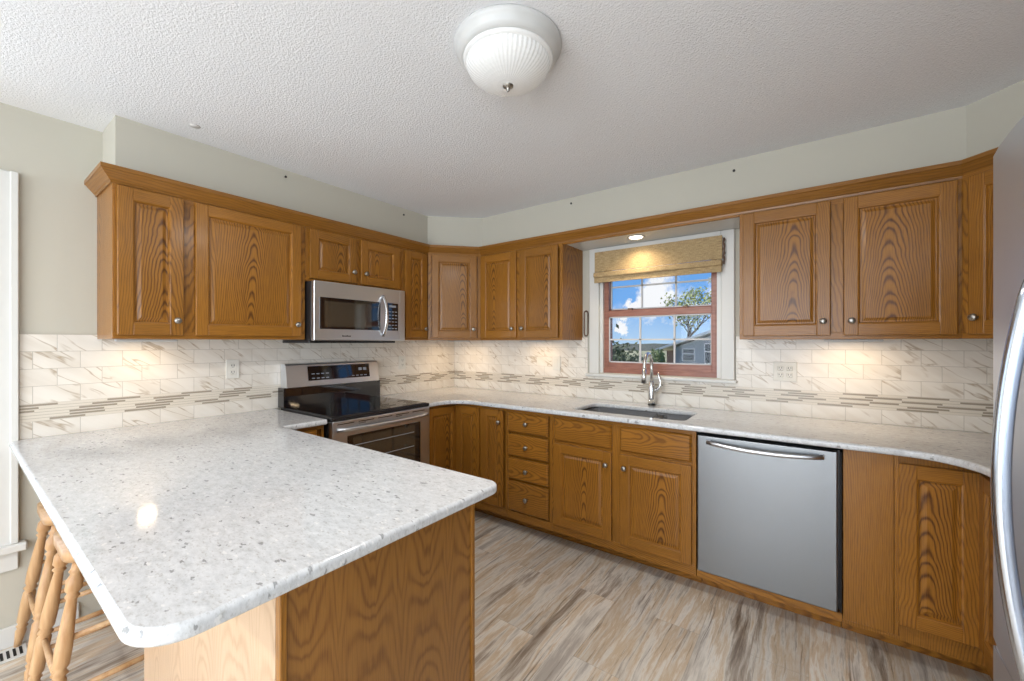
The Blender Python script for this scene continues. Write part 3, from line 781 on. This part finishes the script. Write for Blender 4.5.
hp = [(.03 + (W - .06) * k_ / 16, -.675 - .034 * math.sin(PI * k_ / 16) ** .5, .842) for k_ in range(17)]
MB().tube(hp, .0125, 12, flat=.85, up=(0, 0, 1)).build('handle', 'stainless_level', rg)
MB().box(.005, W - .001, -.665, -.620, .06, .232, 0, .005, 2).build('storage_drawer', 'stainless_level', rg)

# ------------------------------------------------------------------ refrigerator (front faces -X)
fr = thing('refrigerator', 'tall stainless refrigerator with a bowed handle at the right edge', 'refrigerator', (XR, -1.61, 0), -PI / 2)
FWd = .91
MB().box(.003, FWd - .003, -.745, -.03, .02, 1.745, 0, .004).build('cabinet', 'black_plastic', fr)
def fdoor(x0, x1, z0, z1, name='door'):
    g = MB(); N = 10; pf = []
    for k_ in range(N + 1):
        u_ = k_ / N; pf.append((x0 + (x1 - x0) * u_, -.822 - .010 * math.sin(PI * u_)))
    pf = [(x0, -.747)] + pf + [(x1, -.747)]
    g.prism(pf, z0, z1, 0)
    bmesh.ops.bevel(g.bm, geom=[e for e in g.bm.edges if abs(e.verts[0].co.z - e.verts[1].co.z) < 1e-5], offset=.004, segments=2, affect='EDGES')
    return g.build(name, 'fridge_steel', fr)
fl = fdoor(.0, .452, .70, 1.767); fr2 = fdoor(.458, .91, .70, 1.767); fz = fdoor(.0, .91, .06, .690, 'freezer_drawer')
def fhandle(parent, x, z0, z1, n=20):
    hp = [(x, -.826 - .041 * math.sin(PI * k_ / n) ** .8, z0 + (z1 - z0) * k_ / n) for k_ in range(n + 1)]
    return MB().tube(hp, .013, 14, flat=.8, up=(0, -1, 0)).build('handle', 'bluish_steel', parent)
fhandle(fl, .235, .735, 1.47)
fhandle(fr2, .53, .735, 1.52)
hp = [(.08 + .75 * k_ / 16, -.828 - .045 * math.sin(PI * k_ / 16) ** .6, .62) for k_ in range(17)]
MB().tube(hp, .013, 12).build('handle', 'chrome', fz)

# ------------------------------------------------------------------ woven shade
sh = thing('roman_shade', 'woven tan roman shade folded up at the top of the sink window', 'shade', (1.977, 0, 0))
g = MB(); g.box(-.425, .425, -.058, -.026, 1.985, 2.036, 0, .003); g.build('headrail', 'woven_shade', sh)
g = MB()
g.box(-.440, .438, -.066, -.0585, 1.884, 2.034, 0, .002)
g.build('fabric', 'woven_shade', sh)
MB().box(-.441, .439, -.092, -.050, 1.838, 1.879, 0, .010, 3).build('lower_fold', 'woven_shade', sh)
MB().box(-.438, .436, -.078, -.070, 1.800, 1.844, 0, .002).build('hem', 'woven_shade', sh)
g = MB()
pts = [(.446 + .003 * math.sin(k_ * 2.1), -.050, 2.02 - .17 * k_ / 12) for k_ in range(13)]
g.tube(pts, [.004 + .003 * (k_ % 2) for k_ in range(13)], 8); g.build('lift_cord', 'bronze', sh)

# ------------------------------------------------------------------ lights of the room and an added dining fill
cl_ = thing('ceiling_light', 'white flush-mount ceiling light with ribbed glass bowl', 'ceiling light', (2.006, -1.791, ZC))
MB().lathe([(0, 0), (.190, 0), (.192, -.008), (.186, -.018), (.180, -.024), (.178, -.034), (.168, -.046), (.160, -.050), (.150, -.048), (0, -.047)], 64).build('pan', 'lamp_white', cl_)
g = MB(); g.lathe([(.158, -.046), (.160, -.054), (.154, -.060), (.148, -.062)], 64)
pr = [(.148 * math.cos(a), -.062 - .078 * math.sin(a)) for a in [PI / 2 * q / 12 for q in range(1, 12)]]
g.lathe([(.148, -.062)] + pr, 110, flute=.0016, smooth=False); g.build('glass_bowl', 'lamp_glass', cl_)
MB().lathe([(.020, -.136), (.019, -.142), (.010, -.147), (.005, -.150), (.006, -.156), (.003, -.160), (0, -.161)], 20).build('finial', 'nickel', cl_)
light('ceiling_light_bulb', 'AREA', (0, 0, -.165), 12, (1, .97, .92), parent=cl_, shape='DISK', size=.2)
cl2 = thing('ceiling_light', 'second flush-mount ceiling light added over the unseen dining side for fill', 'ceiling light', (2.0, -4.7, ZC))  # fixture added behind the camera as extra fill
for ch in list(cl_.children):
    if ch.type == 'MESH': c_ = ch.copy(); COL.objects.link(c_); c_.parent = cl2
light('dining_fill_bulb', 'AREA', (0, 0, -.165), 40, (1, .97, .93), parent=cl2, shape='DISK', size=.12)
rc_ = thing('recessed_light', 'small round recessed light glowing in the valance above the sink window', 'recessed light', (1.90, -.185, 2.076))
MB().lathe([(.040, -.0005), (.058, -.0005), (.060, -.003), (.055, -.006), (.042, -.004)], 32).build('trim_ring', 'lamp_white', rc_)
MB().lathe([(0, -.0045), (.044, -.0045), (.042, -.0075), (0, -.009)], 32).build('lens', 'bulb_glow', rc_)
light('recessed_bulb', 'SPOT', (0, 0, -.012), 15.0, (1, .82, .56), parent=rc_, spot_size=math.radians(150), spot_blend=.9, shadow_soft_size=.04)
uc = [('left', (.16, -2.38, 1.366), .62, 'slim under-cabinet light bar beneath the left end wall cabinet', 0),
      ('corner', (.30, -.25, 1.366), 1.2, 'slim under-cabinet light bar beneath the far corner cabinet', 0),
      ('sinkside', (1.05, -.17, 1.366), .8, 'slim under-cabinet light bar beneath the cabinet left of the window', 0),
      ('right', (3.05, -.17, 1.366), 1.0, 'slim under-cabinet light bar beneath the cabinet right of the window', 0)]
for nm, lc, e_, lb, r_ in uc:
    u_ = thing('under_cabinet_light', lb, 'light bar', lc, PI / 2 if nm == 'left' else 0)
    MB().box(-.12, .12, -.018, .018, -.010, .0015, 0, .003).build('housing', 'lamp_white', u_)
    light('light_bar_glow', 'AREA', (0, 0, -.0125), e_, (1, .74, .46), parent=u_, shape='RECTANGLE', size=.06 if nm == 'left' else .22, size_y=.025)

# ------------------------------------------------------------------ outlets, hooks, register
def plate(label, loc, rotz, w_=.072, h_=.115, gangs=1, name='wall_outlet', cat='outlet'):
    o = thing(name, label, cat, loc, rotz)
    MB().box(-w_ / 2, w_ / 2, -.006, 0, -h_ / 2, h_ / 2, 0, .002, 2).build('cover_plate', 'plastic_white', o)
    for i in range(gangs):
        x = (i - (gangs - 1) / 2) * .046
        g = MB()
        if cat == 'outlet':
            for z in (-.020, .020):
                g.box(x - .015, x + .015, -.0072, -.0055, z - .014, z + .014, 0, .003)
                g.box(x - .008, x - .005, -.0076, -.007, z - .002, z + .008, 1).box(x + .005, x + .008, -.0076, -.007, z - .002, z + .008, 1).box(x - .002, x + .002, -.0076, -.007, z - .010, z - .006, 1)
        else: g.box(x - .016, x + .016, -.0085, -.0055, -.033, .033, 0, .002)
        g.build('receptacle' if cat == 'outlet' else 'rocker', ['plastic_white', 'black_plastic'], o)
    return o
plate('white double outlet plate on the tile right of the sink window', (2.746, -.0085, 1.176), 0, .118, .115, 2)
plate('white outlet plate on the tile under the left end cabinet', (.0085, -1.945, 1.188), PI / 2)
plate('pale outlet plate on the tile just right of the range', (.0085, -.655, 1.176), PI / 2)
plate('pale switch plate on the tile left of the sink window', (1.172, -.0085, 1.180), 0, name='wall_switch', cat='switch')
# elongated bronze loop on the wall left of the window
g = MB(); N = 32; pts = []
for k_ in range(N + 1):
    a = 2 * PI * k_ / N; sx = math.cos(a); sz = math.sin(a)
    pts.append((.016 * sx, -.006, (.080 if sz > 0 else -.080) * (1 if abs(sz) > .05 else 0) + .018 * sz if abs(sz) > .05 else 0))
pts = [(.016 * math.cos(PI * q / 10), -.006, .078 + .020 * math.sin(PI * q / 10)) for q in range(11)] + [(-.016 * math.cos(PI * q / 10), -.006, -.078 - .020 * math.sin(PI * q / 10)) for q in range(11)]
pts.append(pts[0]); g.tube(pts, .0055, 8)
g.box(-.006, .006, -.006, 0, .088, .098)
hl = g.build('wall_hanger', 'bronze', None, (1.437, 0, 1.500)); tag(hl, 'narrow bronze oval loop hanging on the wall left of the window', 'hanger')
HK = MB().lathe([(0, 0), (.003, 0), (.003, .012), (.009, .014), (.009, .018), (0, .020)], 12, Matrix.Rotation(PI / 2, 4, 'X')).mesh('wall_hook', 'wire_dark')
for loc, rz, lb in (((1.460, -.285, 2.362), 0, 'tiny dark screw in the soffit above the cabinet left of the window'),
                    ((2.514, -.285, 2.342), 0, 'tiny dark screw in the soffit right of the sink window'),
                    ((.27, -1.757, 2.364), PI / 2, 'tiny dark screw in the soffit above the wide left door'),
                    ((.27, -.857, 2.355), PI / 2, 'tiny dark screw in the soffit near the far left corner')):
    h_ = D.objects.new('wall_screw', HK); COL.objects.link(h_); h_.location = loc; h_.rotation_euler = (0, 0, rz); h_.scale = (.8, .8, .8); tag(h_, lb, 'screw', 'screws in the soffit')
g = MB(); g.lathe([(0, 0), (.022, 0), (.021, -.003), (0, -.004)], 20)
tag(g.build('ceiling_disc', 'muntin_grey', None, (.449, -2.263, ZC)), 'small grey round disc on the ceiling near the left soffit', 'disc')
g = MB(); g.box(-.055, .055, -.16, .16, 0, .004, 0, .001)
for k_ in range(17): g.box(-.035, .035, -.150 + .018 * k_, -.141 + .018 * k_, .0036, .0048, 1)
tag(g.build('floor_register', ['trim_paint_white', 'gap_shadow_black'], None, (.085, -2.93, .0005)), 'white slotted floor register by the left wall', 'floor vent')

# ------------------------------------------------------------------ bar stools
def leg_profile(L):
    P = [(0, .010), (.05, .012), (.12, .016), (.14, .012), (.155, .017), (.17, .012), (.19, .018), (.34, .019), (.40, .018), (.415, .013), (.43, .020), (.45, .013), (.47, .019), (.55, .020), (.72, .015), (.80, .012), (.815, .018), (.83, .012), (.85, .020), (.90, .020), (.93, .012), (.945, .018), (.96, .013), (1, .012)]
    return [(r * 1.12, u_ * L) for u_, r in P]
def make_stool(loc, label):
    o = thing('bar_stool', label, 'stool', loc, 0, 'bar stools tucked under the peninsula')
    g = MB(); pts = fillet([(-.165, -.150), (.165, -.150), (.165, .150), (-.165, .150)], [.07] * 4)
    g.prism(pts, .604, .640, 0, 0); s_ = g.build('seat', 'stool_wood', o); smooth_all(s_)
    ends = {}
    for sx in (-1, 1):
        for sy in (-1, 1):
            top = Vector((.125 * sx, .115 * sy, .602)); bot = Vector((.200 * sx, .200 * sy, .0))
            d = top - bot; L = d.length; q = Vector((0, 0, 1)).rotation_difference(d.normalized()).to_matrix().to_4x4()
            M = Matrix.Translation(bot) @ q
            g = MB(); g.lathe([(0, 0)] + leg_profile(L) + [(0, L)], 16, M); g.build('leg', 'stool_wood', o)
            ends[sx, sy] = (bot, d)
    def pt(sx, sy, z): b_, d = ends[sx, sy]; return b_ + d * (z / .602)
    for a, b_, z in (((-1, -1), (-1, 1), .19), ((1, -1), (1, 1), .19), ((-1, -1), (1, -1), .235), ((-1, 1), (1, 1), .235), ((-1, -1), (-1, 1), .36), ((1, -1), (1, 1), .36)):
        p, q = pt(*a, z), pt(*b_, z)
        MB().tube([p, p.lerp(q, .5), q], [.008, .0105, .008], 10).build('rung', 'stool_wood', o)
    return o
make_stool((.235, -2.595, 0), 'turned wooden bar stool under the peninsula, nearest the left wall')
make_stool((.715, -2.595, 0), 'turned wooden bar stool under the peninsula, nearest the cabinet end')

# ------------------------------------------------------------------ outdoors
m, t, b = material('grass', rough=.9)
n = t.noise(objco(t), .8, 5, .7)
t.l.new(t.ramp(n, [(.3, (.16, .18, .08)), (.55, (.30, .29, .17)), (.75, (.42, .40, .30))]), b.inputs['Base Color'])
m, t, b = material('house_siding', rough=.7)
s = t.sep(objco(t)); wv = t.math('FRACT', t.math('MULTIPLY', s[0], 3.3))
t.l.new(t.mix(t.mrange(wv, 0, .10, 1, 0), (.26, .29, .32), (.18, .20, .22)), b.inputs['Base Color'])
material('house_trim', (.72, .71, .68), .6); material('house_dark', (.03, .04, .05), .25); material('roof_shingle', (.16, .15, .14), .9)
material('pink_brick', (.38, .24, .20), .8)
m, t, b = material('bark', (.10, .075, .055), .9)
def leafmat(name, a, b_):
    m, t, bs = material(name, rough=.7)
    n = t.noise(objco(t), 3, 3); t.l.new(t.ramp(n, [(.3, a), (.7, b_)]), bs.inputs['Base Color']); return m
leafmat('leaf_spring', (.30, .36, .10), (.48, .50, .16)); leafmat('leaf_dark', (.035, .06, .025), (.09, .12, .05)); leafmat('leaf_mid', (.10, .16, .05), (.24, .30, .10))
leafmat('ridge_woods', (.03, .045, .04), (.06, .075, .06))
gz = -1.3
gr = MB(); gr.box(-120, 60, .6, 200, gz - .3, gz); tag(gr.build('lawn', 'grass'), 'dry green lawn outside the sink window', 'lawn', kind='stuff')
def hillside(label, x0, x1, y, h, seed, mat):
    r_ = random.Random(seed); g = MB(); n = 60; top = []
    for i in range(n + 1):
        u_ = i / n; top.append((x0 + (x1 - x0) * u_, gz + h * (.75 + .25 * math.sin(u_ * 9 + seed)) + r_.uniform(-.3, .5)))
    for yy in (0,):
        f0 = [g.bm.verts.new((x, y, gz - .1)) for x, z in top]; f1 = [g.bm.verts.new((x, y + 3, z)) for x, z in top]; f2 = [g.bm.verts.new((x, y + 12, gz - .1)) for x, z in top]
        for i in range(n): g.bm.faces.new((f0[i], f0[i + 1], f1[i + 1], f1[i])); g.bm.faces.new((f1[i], f1[i + 1], f2[i + 1], f2[i]))
    return tag(g.build('wooded_ridge', mat), label, 'ridge', kind='structure')
hillside('distant dark wooded ridge on the horizon', -160, 30, 120, 1.8, 2, 'ridge_woods')
# neighbour's house
hs = thing('neighbour_house', 'grey-sided gabled house seen through the sink window', 'house', (-4.30, 24, gz))
def hz(z): return z - gz
g = MB()
SL = .352
xr = 6.5
pts = [(0, 0), (13.0, 0), (13.0, hz(.98)), (6.5, hz(.98 + 6.5 * SL)), (0, hz(.98))]
f0 = [g.bm.verts.new((x, 0, z)) for x, z in pts]; f1 = [g.bm.verts.new((x, 8, z)) for x, z in pts]
g.bm.faces.new(f0); g.bm.faces.new(f1[::-1])
for q in range(5): g.bm.faces.new((f0[q], f0[(q + 1) % 5], f1[(q + 1) % 5], f1[q]))
g.build('wall', 'house_siding', hs)
g = MB()
for sgn in (0, 1):
    P_ = [(-.98, hz(.77)), (6.5, hz(.77 + 7.48 * SL)), (6.5, hz(.97 + 7.48 * SL)), (-.98, hz(.90))]
    if sgn: P_ = [(13.0 - x, z) for x, z in P_]
    a0 = [g.bm.verts.new((x, -.55, z)) for x, z in P_]; a1 = [g.bm.verts.new((x, 8.4, z)) for x, z in P_]
    g.bm.faces.new(a0); g.bm.faces.new(a1[::-1])
    for q in range(4): fq = g.bm.faces.new((a0[q], a0[(q + 1) % 4], a1[(q + 1) % 4], a1[q])); fq.material_index = 1 if q == 2 else 0
g.build('roof', ['house_trim', 'roof_shingle'], hs)
for x0, x1, z0, z1 in ((.60, 1.22, .22, .90), (1.86, 2.7, .10, 1.22)):
    wn = MB().box(x0 - .06, x1 + .06, -.05, .02, hz(z0) - .06, hz(z1) + .06, 0).build('window', 'house_trim', hs)
    zm = z0 + (z1 - z0) * .60
    g = MB().box(x0, x1, -.07, -.04, hz(z0), hz(zm) - .04, 0).box(x0, x1, -.07, -.04, hz(zm) + .04, hz(z1), 0)
    g.build('pane', 'house_dark', wn)
MB().box(-.55, -.02, .5, 3, 0, hz(.80), 0).build('chimney_base', 'pink_brick', hs)

def tree(name, label, x, y, h, r_, nl, leaf, seed, branchy=True, leafsize=.16, lo=.35, cat='tree'):
    R = random.Random(seed); o = thing(name, label, cat, (x, y, gz + .03))
    g = MB(); tips = []
    def grow(p, d, L, rad, lvl):
        n = 4; pts = [p.copy()]; q = p.copy(); dd = d.copy()
        for i in range(n):
            dd = (dd + Vector((R.uniform(-.18, .18), R.uniform(-.18, .18), R.uniform(-.03, .10)))).normalized(); q = q + dd * (L / n); q.z = max(q.z, .45 if lvl else 0); pts.append(q.copy())
        g.tube(pts, [rad * (1 - .5 * i / n) for i in range(n + 1)], 6)
        tips.extend(pts[2:] if lvl > 1 else [])
        if lvl < 4:
            for _ in range(4 if lvl < 2 else 3):
                s_ = pts[R.randint(2, n)]
                nd = (dd + Vector((R.uniform(-1, 1), R.uniform(-1, 1), R.uniform(-.1, .6))) * .85).normalized()
                grow(s_, nd, L * R.uniform(.5, .75), rad * .5, lvl + 1)
    if branchy:
        grow(Vector((0, 0, 0)), Vector((0, 0, 1)), h * .25, h * .011, 0)
        g.build('trunk', 'bark', o)
    f = MB()
    for i in range(nl):
        if branchy: c = R.choice(tips[len(tips) // 12:]) + Vector((R.gauss(0, .3), R.gauss(0, .3), R.gauss(0, .25)))
        else:
            a = R.uniform(0, 2 * PI); e = math.acos(R.uniform(-1, 1)); rad = R.uniform(.6, 1) ** .5
            lump = 1 + .25 * math.sin(5 * a + seed) * math.sin(3 * e)
            c = Vector((r_ * rad * lump * math.sin(e) * math.cos(a), r_ * rad * lump * math.sin(e) * math.sin(a), h * .5 + h * .5 * rad * math.cos(e) * lump))
            if c.z < leafsize * 1.4: continue
        c.z = max(c.z, leafsize * 1.5); s_ = leafsize * R.uniform(.6, 1.3); u_ = Vector((R.uniform(-1, 1), R.uniform(-1, 1), R.uniform(-1, 1))).normalized(); v_ = u_.orthogonal().normalized()
        f.face([c - u_ * s_, c + v_ * s_ * .5, c + u_ * s_, c - v_ * s_ * .5], 0)
    f.build('foliage', leaf, o)
    return o
tree('leafy_tree', 'large many-branched tree with sparse spring leaves behind the grey house roof', -6.9, 38, 17, 3, 1300, 'leaf_spring', 5, leafsize=.15)
tree('leafy_tree', 'tall fresh-leaved tree further right behind the grey house', -3.4, 44, 19, 3, 1500, 'leaf_spring', 11, leafsize=.17)
tree('bare_tree', 'low dark bare-branched tree at the left edge of the window view', -2.45, 9.5, 5.2, 2, 420, 'leaf_dark', 21, leafsize=.08)
for i, (x, y, h_, r_, lf, lb) in enumerate(((-3.3, 12, 2.5, 1.35, 'leaf_dark', 'dark rounded shrub left in the window view'), (-6.6, 20, 1.9, 1.3, 'leaf_mid', 'grey-green bush cluster beyond the dark shrub'), (-4.55, 21.5, 2.1, .5, 'leaf_mid', 'green shrub at the left corner of the grey house'))):
    tree('shrub', lb, x, y, h_, r_, 1500, lf, 30 + i, branchy=False, leafsize=.10, cat='shrub')
